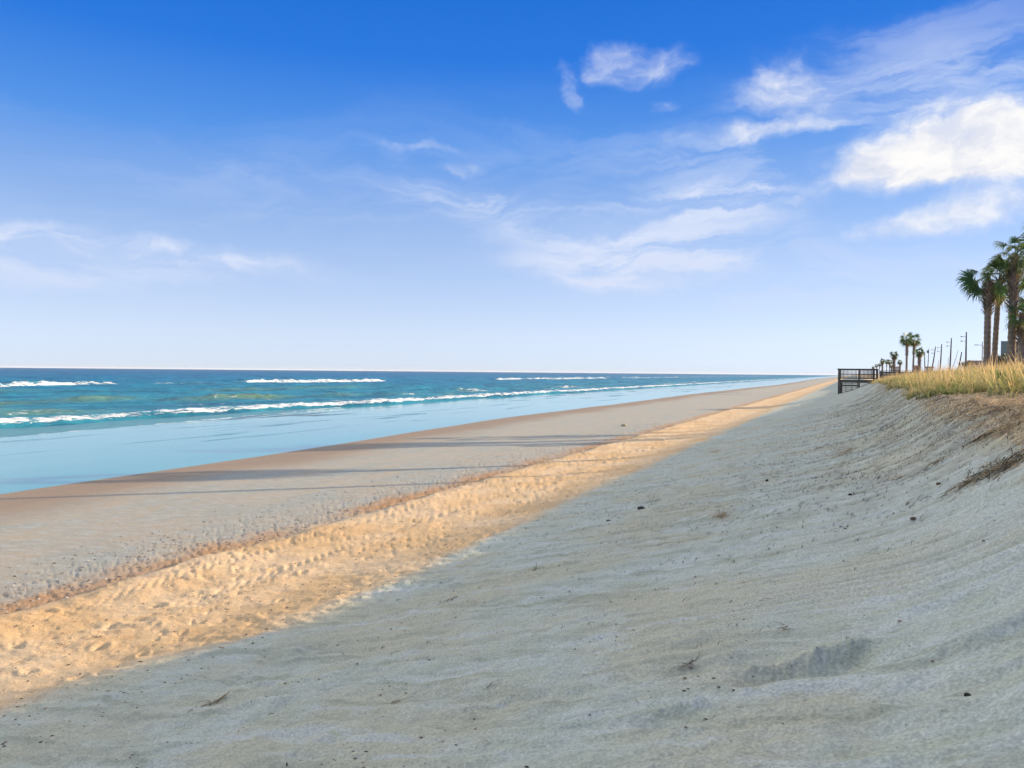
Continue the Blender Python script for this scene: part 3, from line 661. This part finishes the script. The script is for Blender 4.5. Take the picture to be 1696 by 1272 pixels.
# the tall pole outside the right edge whose shadow crosses the whole beach
def cam2w(lat, dep): return (lat * math.cos(A) - dep * math.sin(A), lat * math.sin(A) + dep * math.cos(A))
x_, y_ = cam2w(27., 31.2); r = empty('utility_pole', (x_, y_, gz(x_, y_))); tag(r, 'utility pole out of frame whose shadow line crosses the beach', 'utility pole', 'utility poles along the road')
mb = MB(); mb.tube([(0, 0, -.2), (0, 0, 7.6)], [.15, .12], 10); mb.build('pole', M['pole'], r)
l, h, d = place(1666.5, 10.7, 565); r = empty('road_sign', l); tag(r, 'grey green back of a large road sign between the palm trunks', 'sign')
w_ = 20 * d / F; hh_ = 25 * d / F
mb = MB(); mb.box((0, 0, h - hh_ / 2), (w_, .03, hh_), A, bev=.01); pnl = mb.build('panel', M['sign'], r)
for q in (-.25, .25):
    mb = MB(); mb.box((0, -.03, h - hh_ / 2 + q), (w_ * .96, .03, .05), A); mb.build('stiffener', M['metal'], pnl)
for q in (-.3, .3):
    mb = MB(); mb.box((q * math.cos(A), .05 + q * math.sin(A), (h - .1) / 2), (.06, .05, h - .1), A); mb.build('post', M['pole'], r)
l, h, d = place(1682.5, 11.5, 566); r = empty('sign_post', l); tag(r, 'plain dark post right of the tallest palm trunk', 'post')
mb = MB(); mb.box((0, 0, h / 2), (.16, .16, h), .3, bev=.02); mb.build('post', M['pole'], r); mb = MB(); mb.box((0, 0, h + .02), (.2, .2, .05), .3, bev=.02); mb.build('cap', M['metal'], r)

# ------------------------------------------------------------------ houses and shrubs behind the dune
def house(px, X, ytop, wid, dep, label, wall='wall', name='house'):
    l, h, d = place(px, X, ytop); l = (l[0], l[1], .68); rise = min(1.6, wid * .18); h = h + gz(l[0], l[1]) - .68
    r = empty(name, l); tag(r, label, 'house'); hw = h - rise
    mb = MB(); mb.box((0, 0, hw / 2), (wid, dep, hw)); mb.build('wall', M[wall], r)
    ex, ey = wid / 2 + .4, dep / 2 + .4; z0 = hw - .02
    mb = MB(); mb.add([(-ex, -ey, z0), (ex, -ey, z0), (ex, ey, z0), (-ex, ey, z0), (-ex, 0, z0 + rise), (ex, 0, z0 + rise), (-ex, -ey, z0 - .15), (ex, -ey, z0 - .15), (ex, ey, z0 - .15), (-ex, ey, z0 - .15)],
                      [(0, 1, 5, 4), (2, 3, 4, 5), (1, 2, 5), (3, 0, 4), (6, 7, 1, 0), (7, 8, 2, 1), (8, 9, 3, 2), (9, 6, 0, 3), (9, 8, 7, 6)]); mb.build('roof', M['roof'], r)
    for k in range(max(2, int(wid / 2.6))):
        xx = -wid / 2 + (k + .6) * wid / max(2, int(wid / 2.6) + .2)
        mb = MB(); mb.box((xx, -dep / 2 - .02, hw * .62), (.95, .05, .8)); f_ = mb.build('window', M['glass'], r)
        mb = MB(); mb.box((xx, -dep / 2 - .05, hw * .62 - .46), (1.15, .1, .08)); mb.build('sill', M['wall'], f_)
    return r
house(1622, 42, 597, 8, 9, 'low house with brown roof, partly behind the leftmost tall palm')
house(1661, 34, 589, 3.6, 6, 'pale low house seen under the road sign between trunks')
house(1689, 44, 590, 7, 7, 'house with dark roof at the right edge behind the short palm')
house(1515.5, 42, 605, 3.2, 5, 'tiny distant reddish building beside the stubby palm', 'redwall')
house(1485, 40, 607, 4.5, 6, 'tiny distant pale building left of the tall palm pair')
house(1539, 42, 607, 3.5, 5, 'tiny distant grey building at the foot of the traffic signal pole')
def shrub(px, X, ytop, wid, label, seed, name='shrub'):
    l, h, d = place(px, X, ytop); rnd = random.Random(seed); r = empty(name, l); tag(r, label, 'shrub', 'shrubs behind the dune grass')
    mb = MB(); top = max(h, .8)
    for k in range(5):
        a = rnd.uniform(0, 6.28); mb.tube([(0, 0, -.1), (wid * .12 * math.cos(a), wid * .12 * math.sin(a), top * .4), (wid * .3 * math.cos(a), wid * .3 * math.sin(a), top * .75)], [.05, .035, .015], 6, (.2, .16, .12))
    mb.build('stem', M['bark'], r); mb = MB(); cl = [(rnd.uniform(-.35, .35) * wid, rnd.uniform(-.35, .35) * wid, top * rnd.uniform(.35, .85), wid * rnd.uniform(.14, .26)) for _ in range(12)]
    for k in range(1500):
        c_ = rnd.choice(cl); v_ = Vector((rnd.gauss(0, 1), rnd.gauss(0, 1), rnd.gauss(0, 1))).normalized() * c_[3] * rnd.uniform(.6, 1.05)
        p = Vector(c_[:3]) + v_; p.z = max(.03, min(p.z, top)); d_ = Vector((rnd.uniform(-1, 1), rnd.uniform(-1, 1), rnd.uniform(-.3, 1))).normalized(); s_ = d_.orthogonal().normalized()
        k_ = rnd.uniform(.6, 1.5); c1 = (.055 * k_, .08 * k_, .04 * k_); q = rnd.uniform(.06, .12)
        mb.strip([p, p + d_ * q, p + d_ * q * 1.8], [.01, .04, .008], s_, [c1] * 3)
    mb.build('foliage', M['leaf'], r); return r
shrub(1601, 24, 597, 2.6, 'rounded dark shrub at the foot of the tallest utility pole', 3)
shrub(1655, 9.8, 588, 1.5, 'dark green shrub left of the road sign', 5)
shrub(1668, 9.6, 594, 1.6, 'low dark shrub beneath the road sign against the thick trunk', 7)
shrub(1684, 10.5, 600, 1.4, 'low shrub between the tallest palm and the short palm', 9)

# ------------------------------------------------------------------ dune grass
def blades(n, xs_, ys_, h0, h1, wid, colf, lean, name, mat, curl=.35, seg=3, flat=False, azb=None):
    r = np.random.default_rng(len(name) * 7 + n); x_ = xs_; y_ = ys_; n = len(x_); z_ = ground(x_, y_) - .02
    hh = (h0 + (h1 - h0) * r.random(n) ** 1.3) * np.clip(.85 + .55 * fbm(x_ / .5, y_ / .6, 331, 2), .35, 1.35) * np.where(y_ > 17, .55 + .5 * ss(x_, 1.8, 3.4), 1); a = r.random(n) * 2 * np.pi if azb is None else azb + r.normal(0, .5, n)
    t_ = np.linspace(0, 1, seg + 1); ln = lean * (.3 + r.random(n)); dx = np.cos(a) * ln; dy = np.sin(a) * ln
    side = np.stack([-np.sin(a + 1.2 * r.normal(size=n)), np.cos(a), np.zeros(n)], 1); side /= np.linalg.norm(side, axis=1)[:, None]
    co = []; cl = []; base, tip = colf(r, n, x_, y_)
    for k, tt in enumerate(t_):
        q = hh * tt; bend = tt ** 1.7 if not flat else tt
        c_ = np.stack([x_ + dx * hh * bend * (1 + curl * tt) - .06 * hh * tt ** 2, y_ + dy * hh * bend * (1 + curl * tt), z_ + (q * (1 - .25 * tt * ln) if not flat else .02 + .03 * np.sin(tt * 3.14) * r.random(n))], 1)
        w = wid * (1 - .85 * tt ** 2)
        co += [c_ - side * w, c_ + side * w]; cc = base * (1 - tt) + tip * tt; cl += [cc, cc]
    V_ = np.stack(co, 1).reshape(-1, 3); CL = np.stack(cl, 1).reshape(-1, 3); m2 = 2 * (seg + 1)
    b_ = (np.arange(n) * m2)[:, None, None]; f_ = np.array([[2 * k, 2 * k + 1, 2 * k + 3, 2 * k + 2] for k in range(seg)])[None]
    if flat:   # keep lying strands on the ground
        g_ = ground(V_[:, 0], V_[:, 1]) ; V_[:, 2] = g_ + np.repeat(.004 + .03 * r.random(n), m2) * np.tile(np.repeat(.2 + np.sin(t_ * 3.14), 2), n)
    return npmesh(name, V_, (b_ + f_).reshape(-1, 4), mat, col=CL, smooth=False)
def gmask(x_, y_):
    lim = 1.75 + .9 * (1 - ss(y_, 17, 22)) + .35 * pn(y_ / 1.3, 0, 301) + .5 * (_h(np.floor(x_ * 8), np.floor(y_ * 8), 5) / 4294967296. - .3)
    return (x_ > lim) & (y_ > 16.5 + .9 * pn(x_ / .8, 0, 302) + .0 * x_) & (y_ < 82)
n = 150000; yy = 15 + 68 * rng.random(n) ** 1.7; xx = 1.5 + 10 * rng.random(n) ** 1.6
cl_ = fbm(xx / .45, yy / .45, 303, 2) > -.22 + .4 * (yy < 20); k = gmask(xx, yy) & cl_; xx, yy = xx[k], yy[k]
def oat_col(r, n, x_, y_):
    g1 = np.clip(.6 + .9 * fbm(x_ / 1.6, y_ / 2.2, 305, 2) + r.normal(0, .25, n), 0, 1)[:, None]; v = (.45 + 1.1 * r.random(n))[:, None]
    base = (np.array([.09, .16, .05]) * g1 + np.array([.28, .27, .10]) * (1 - g1)) * v
    tip = (np.array([.42, .46, .15]) * g1 + np.array([.85, .62, .30]) * (1 - g1)) * v
    return base, tip
n2 = 9000; y2 = 5.5 + 12 * rng.random(n2); x2 = np.maximum(2.3, .232 * np.hypot(2.6, y2) * 1.0) + 5 * rng.random(n2) ** 1.3; k = fbm(x2 / .5, y2 / .5, 309, 2) > -.25; xx = np.concatenate([xx, x2[k]]); yy = np.concatenate([yy, y2[k]])  # extra grass out of view on the right, added to shade the near sand
o = blades(n, xx, yy,   .16, .58, .010, oat_col, .75, 'dune_grass', M['grass'], curl=.9); tag(o, kind='stuff', label='golden green dune grass thick along the dune crest', cat='grass')
# stalks with seed heads above the grass
k = rng.random(len(xx)) < .045; sx_, sy_ = xx[k], yy[k]
def seed_col(r, n, x_, y_):
    v = (.7 + .5 * r.random(n))[:, None]; return np.array([.45, .34, .16]) * v, np.array([.85, .60, .30]) * v
o = blades(1, sx_, sy_, .6, .85, .012, seed_col, .25, 'seed_stalks', M['grass']); tag(o, kind='stuff', label='tan seed stalks rising out of the dune grass', cat='grass')
# trailing dry runners hanging at the crest, in front of the grass
n = 13000; yy = 6.5 + 14 * rng.random(n); xx = 1.45 + 2.8 * rng.random(n) ** 1.1; k = (fbm(xx / .5, yy / .5, 311, 2) > -.3); xx, yy = xx[k], yy[k]
def mat_col(r, n, x_, y_):
    v = (.55 + .8 * r.random(n))[:, None]; return np.array([.62, .45, .26]) * v, np.array([.82, .64, .40]) * v
o = blades(n, xx, yy, .10, .42, .006, mat_col, 1.0, 'straw_mat', M['straw'], flat=True); tag(o, kind='stuff', label='mat of dry straw lying on the sunlit crest sand', cat='straw')
n = 2200; yy = 7 + 13 * rng.random(n); xx = 1.6 + 2.2 * rng.random(n); k = (fbm(xx / .6, yy / .6, 317, 2) > .0); xx, yy = xx[k], yy[k]
o = blades(n, xx, yy, .06, .22, .004, mat_col, .8, 'dry_sprigs', M['straw']); tag(o, kind='stuff', label='thin dry sprigs standing in the straw on the crest', cat='grass')
# litter strewn down the shaded slope
n = 90000; u = rng.random(n); yy = 3 + 45 * rng.random(n) ** 1.35; xx = 1.9 - 7.5 * rng.random(n) ** 1.5
den = ss(yy, 6.5, 13) * (.25 + .75 * ss(fbm(xx / 1.1, yy / .55, 313, 3), -.1, .45)) * (.25 + .75 * ss(xx, -3.5, .8)) + .004 + .01 * ss(yy, 5, 8)
k = rng.random(n) < den; xx, yy = xx[k], yy[k]
def lit_col(r, n, x_, y_):
    v = (.3 + 1.1 * r.random(n) ** 3)[:, None]; b_ = np.array([.13, .105, .08]) * v; return b_, b_ * 1.15
o = blades(n, xx, yy, .02, .11, .0034, lit_col, 1.0, 'plant_litter', M['straw'], flat=True, azb=.15); tag(o, kind='stuff', label='fine dark plant litter strewn over the shaded sand slope', cat='litter')

# small stones and shell bits
def bits(name, xs_, ys_, s0, s1, c0, c1, label, cat):
    r = np.random.default_rng(len(name)); n = len(xs_); z_ = ground(xs_, ys_); s_ = s0 + (s1 - s0) * r.random(n) ** 2.5
    dirs = np.array([(0, 0, 1), (1, 0, .1), (.3, .95, 0), (-.8, .6, .1), (-.8, -.6, 0), (.3, -.95, .1)], float)
    V_ = dirs[None] * (s_[:, None] * (.6 + .7 * r.random((n, 6))))[..., None] * np.array([1.3, 1, .55]) + np.stack([xs_, ys_, z_ + .1 * s_], 1)[:, None]
    f_ = np.array([(0, 1, 2), (0, 2, 3), (0, 3, 4), (0, 4, 5), (0, 5, 1)])[None] + (np.arange(n) * 6)[:, None, None]
    cl = np.repeat((np.array(c0) + (np.array(c1) - np.array(c0)) * r.random(n)[:, None]), 6, 0)
    o = npmesh(name, V_.reshape(-1, 3), f_.reshape(-1, 3), M['stone'], col=cl, smooth=False); return tag(o, label, cat, kind='stuff')
n = 9000; xx = -14.5 + 4.1 * rng.random(n) ** .45; yy = 3 + 50 * rng.random(n) ** 1.3
bits('shell_fragments', xx, yy, .004, .028, (.07, .065, .06), (.60, .55, .50), 'shell fragments scattered on the firm grey sand', 'shells')
n = 3500; xx = -10.2 + 4.6 * rng.random(n); yy = 3 + 30 * rng.random(n) ** 1.2
bits('dark_crumbs', xx, yy, .004, .020, (.06, .05, .04), (.45, .32, .20), 'dark crumbs scattered on the soft sunlit sand', 'debris')
n = 6500; xx = -6 + 7.2 * rng.random(n) ** .8; yy = 2.2 + 18 * rng.random(n) ** 1.1; k = fbm(xx / .9, yy / 1.3, 341, 3) > .12 - .35 * (rng.random(n) < .15); k &= ~((xx > -.4) & (yy < 6.5) & (rng.random(n) < .8)); xx, yy = xx[k], yy[k]
bits('slope_specks', xx, yy, .0025, .013, (.04, .035, .03), (.30, .20, .13), 'small dark specks sprinkled on the shaded slope', 'debris')

# ------------------------------------------------------------------ countable pieces lying on the sand
def stone(px, py, size, label, colr, seed, name='stone', cat='stone'):
    import bmesh
    p = hit(px, py); bm = bmesh.new(); bmesh.ops.create_icosphere(bm, subdivisions=3, radius=1); 
    co = np.array([v.co[:] for v in bm.verts]); nn = 1 + .22 * pn(co[:, 0] * 1.5 + seed, co[:, 1] * 1.5 + co[:, 2], seed) + .1 * pn(co[:, 0] * 4, co[:, 1] * 4 + co[:, 2] * 3, seed + 1)
    for v, k_ in zip(bm.verts, nn): v.co = Vector((v.co.x * 1.25, v.co.y, v.co.z * .7)) * float(k_) * size
    me = bpy.data.meshes.new(name); bm.to_mesh(me); bm.free(); at = me.attributes.new('col', 'FLOAT_COLOR', 'POINT')
    at.data.foreach_set('color', np.tile(np.array([*colr, 1], np.float32), len(me.vertices)))
    me.polygons.foreach_set('use_smooth', np.ones(len(me.polygons), bool)); me.materials.append(M['stone'])
    o = bpy.data.objects.new(name, me); C.objects.link(o); o.location = p + Vector((0, 0, size * .3)); o.rotation_euler = (0, 0, seed); return tag(o, label, cat)
stone(1603, 1141, .014, 'small black stone alone in the lower right corner sand', (.012, .012, .012), 2)
stone(1062, 841, .055, 'dark rounded stone beside a dry sprig on the shaded slope', (.05, .045, .04), 3)
stone(1270, 795, .028, 'small black stone mid slope, above the pale straw clump', (.02, .02, .02), 5)
stone(1008, 860, .035, 'flat dark stone near the sunlit edge of the shaded slope', (.05, .05, .05), 6)
stone(1512, 865, .022, 'brown lump on the slope below the dark straw heap', (.16, .11, .07), 7)
stone(1408, 818, .022, 'tiny black pebble below the clump with one upright stalk', (.015, .015, .015), 8, 'pebble', 'pebble')
stone(1555, 800, .022, 'reddish brown lump left of the dark straw heap', (.14, .07, .05), 9)
stone(1033, 706, .14, 'pale lump out on the flat sunlit beach near the waterline', (.42, .36, .22), 10)
def tuft(px, py, n, rad, ln, upk, cols, label, seed, name='straw_clump', cat='dry grass', wid=.004, along=None):
    p = hit(px, py); rnd = random.Random(seed); r = MB(); gx_ = (gz(p.x + .15, p.y) - gz(p.x - .15, p.y)) / .3; gy_ = (gz(p.x, p.y + .15) - gz(p.x, p.y - .15)) / .3
    for k in range(n):
        ox, oy = rnd.gauss(0, rad * .7), rnd.gauss(0, rad); a = rnd.uniform(0, 6.28) if along is None else along + rnd.gauss(0, .35) + rnd.choice((0, math.pi)); l = ln * rnd.uniform(.4, 1.1); u = upk * rnd.random() ** 2
        pts = []
        for q in range(5):
            tt = q / 4; x_ = ox + math.cos(a + tt * .6) * l * tt; y_ = oy + math.sin(a + tt * .6) * l * tt
            pts.append(Vector((x_, y_, gx_ * x_ + gy_ * y_ + .004 + u * l * tt * (1.6 - tt) + rnd.random() * rad * .25)))
        sh = rnd.uniform(.6, 1.2); c_ = tuple(x * sh for x in rnd.choice(cols)); s_ = Vector((-math.sin(a), math.cos(a), rnd.uniform(-.6, .6))).normalized()
        r.strip(pts, [wid, wid, wid * .9, wid * .7, wid * .3], s_, [c_] * 5)
    o = r.build(name, M['straw']); o.location = p; return tag(o, label, cat)
TAN = [(.50, .36, .20), (.38, .26, .14), (.60, .46, .28)]; DRK = [(.10, .075, .05), (.18, .13, .08), (.05, .045, .035), (.32, .24, .14)]; GRN = [(.16, .20, .08), (.34, .30, .14)]
tuft(1487, 790, 60, .05, .22, .5, TAN, 'brown straw clump with one tall upright stalk on the slope', 1)
tuft(1195, 853, 55, .07, .22, .5, TAN, 'pale straw clump mid slope with fanned blades', 2)
tuft(1402, 748, 50, .09, .3, .35, TAN, 'bright straw clump with a pale stalk below the walkover end', 3)
tuft(1183, 748, 40, .10, .25, .4, [(.6, .42, .22), (.7, .5, .3)], 'orange straw tuft catching light near the shadow edge', 4)
tuft(1082, 830, 30, .05, .25, 1.2, TAN, 'thin upright dry sprig right of the dark rounded stone', 5)
tuft(1668, 772, 190, .13, .2, .5, DRK + TAN, 'large dark heap of tangled dry straw at the right edge', 6, 'straw_heap', wid=.004)
tuft(1612, 795, 110, .13, .2, .3, DRK + TAN, 'flattened brown straw trailing from the dark heap', 7, 'straw_heap', wid=.004)
tuft(1545, 768, 70, .10, .18, .2, DRK + TAN, 'small tangled straw pile left of the dark heap', 8, 'straw_heap', wid=.005)
tuft(1622, 728, 70, .10, .18, .2, DRK + TAN, 'brown straw tangle above the dark heap, under the crest', 9, 'straw_heap', wid=.005)
tuft(1690, 700, 60, .10, .5, .9, TAN, 'pale stems leaning out from the crest at the right edge', 10)
tuft(1650, 682, 40, .06, .5, 1.0, TAN, 'pale bent stems hanging below the sunlit straw mat', 11)
tuft(350, 1158, 10, .03, .28, .35, [(.22, .17, .07), (.30, .22, .10)], 'curved brown twig lying on the lower left sand', 12, 'twig', 'twig', .006, .9)
tuft(1145, 1097, 16, .03, .16, .5, [(.26, .17, .08), (.14, .10, .06)], 'spidery twig with long thin arms in the near sand', 13, 'twig', 'twig', .0022)
tuft(1300, 1043, 12, .02, .12, .4, [(.20, .13, .08)], 'little dark sprig above the slumped footprint', 14, 'twig', 'twig', .002)
tuft(885, 944, 12, .02, .10, 1.5, [(.3, .2, .1)], 'small upright brown sprig near the shadow edge', 15, 'twig', 'twig', .004)
tuft(742, 988, 22, .07, .12, .15, TAN, 'flat tan scrap of straw below the shadow edge', 16, wid=.005)
tuft(1245, 944, 4, .004, .14, .1, [(.07, .05, .035)], 'short dark stick lying mid slope', 17, 'stick', 'stick', .004, .0)
tuft(455, 1170, 10, .02, .07, .2, [(.18, .12, .07)], 'brown crumb of root beside the left footprint', 18, 'twig', 'twig', .003)
tuft(655, 1155, 10, .03, .10, .2, [(.2, .13, .08)], 'brown twig scrap at the bottom left of centre', 19, 'twig', 'twig', .003)
tuft(1350, 735 + 8, 30, .10, .2, .2, DRK, 'thin dark straw scatter left of the bright straw clump', 20)
def spiky(px, X, ytop, label, seed):
    x_, y_, d = depth_at(px, X); z0 = gz(x_, y_); hor = 616 + (px - CX) * math.tan(ROLL); h = (hor - ytop) * d / F - z0; rnd = random.Random(seed); r = MB()
    for k in range(70):
        a = rnd.uniform(0, 6.28); e_ = rnd.uniform(.35, 1.45); l = h * rnd.uniform(.75, 1.1); d_ = Vector((math.cos(a) * math.cos(e_), math.sin(a) * math.cos(e_), math.sin(e_)))
        b_ = Vector((rnd.uniform(-.08, .08), rnd.uniform(-.08, .08), 0)); s_ = Vector((-math.sin(a), math.cos(a), 0)); sh = rnd.uniform(.7, 1.3)
        r.strip([b_, b_ + d_ * l * .5, b_ + d_ * l * .85 + Vector((0, 0, -.05 * l)), b_ + d_ * l + Vector((0, 0, -.12 * l))], [.012, .012, .008, .002], s_, [(.08 * sh, .13 * sh, .04 * sh)] * 2 + [(.2 * sh, .24 * sh, .07 * sh)] * 2)
    o = r.build('yucca_plant', M['grass']); o.location = (x_, y_, z0); tag(o, label, 'plant', 'spiky plants in the dune grass')
spiky(1660, 3.2, 608, 'spiky green plant standing clear in front of the thick palm trunk', 1)
spiky(1634, 3.6, 607, 'spiky green plant left of the clear one, half in the grass', 2)
spiky(1690, 3.8, 606, 'spiky green plant at the right edge of the grass', 3)
for k_, (px, py, h_) in enumerate([(1634, 645, .32), (1642, 644, .26), (1650, 646, .28), (1658, 645, .36), (1673, 645, .3), (1682, 643, .24)]):
    p = hit(px, py); mb = MB(); mb.tube([(0, 0, -.05), (.01, .01, h_ * .5), (.015 * (k_ % 3 - 1), .02, h_)], [.010, .009, .007], 6, (.16, .12, .09)); o = mb.build('stake', M['pole']); o.location = p
    tag(o, ['thin dark stake, leftmost of the row below the grass', 'second stake from the left below the grass', 'short stake in the middle of the row, left of the tallest', 'tallest thin stake under the clear spiky plant', 'thin stake right of the spiky plant', 'rightmost short stake below the grass'][k_], 'stake', 'thin stakes at the edge of the grass')

# ------------------------------------------------------------------ air
HAZE = 0.00004
m = bpy.data.materials.new('haze'); m.use_nodes = True; m.node_tree.nodes.clear(); t = NT(m.node_tree)
v = t.n('ShaderNodeVolumePrincipled', None, Color=(.93, .96, 1, 1), Density=HAZE, Anisotropy=.0)
t.n('ShaderNodeOutputMaterial', None, Volume=v.outputs[0])
USE_HAZE = True
if USE_HAZE:
    mb = MB(); mb.box((0, 0, -2.0), (50000, 50000, 40)); o = mb.build('haze', m); tag(o, kind='stuff')
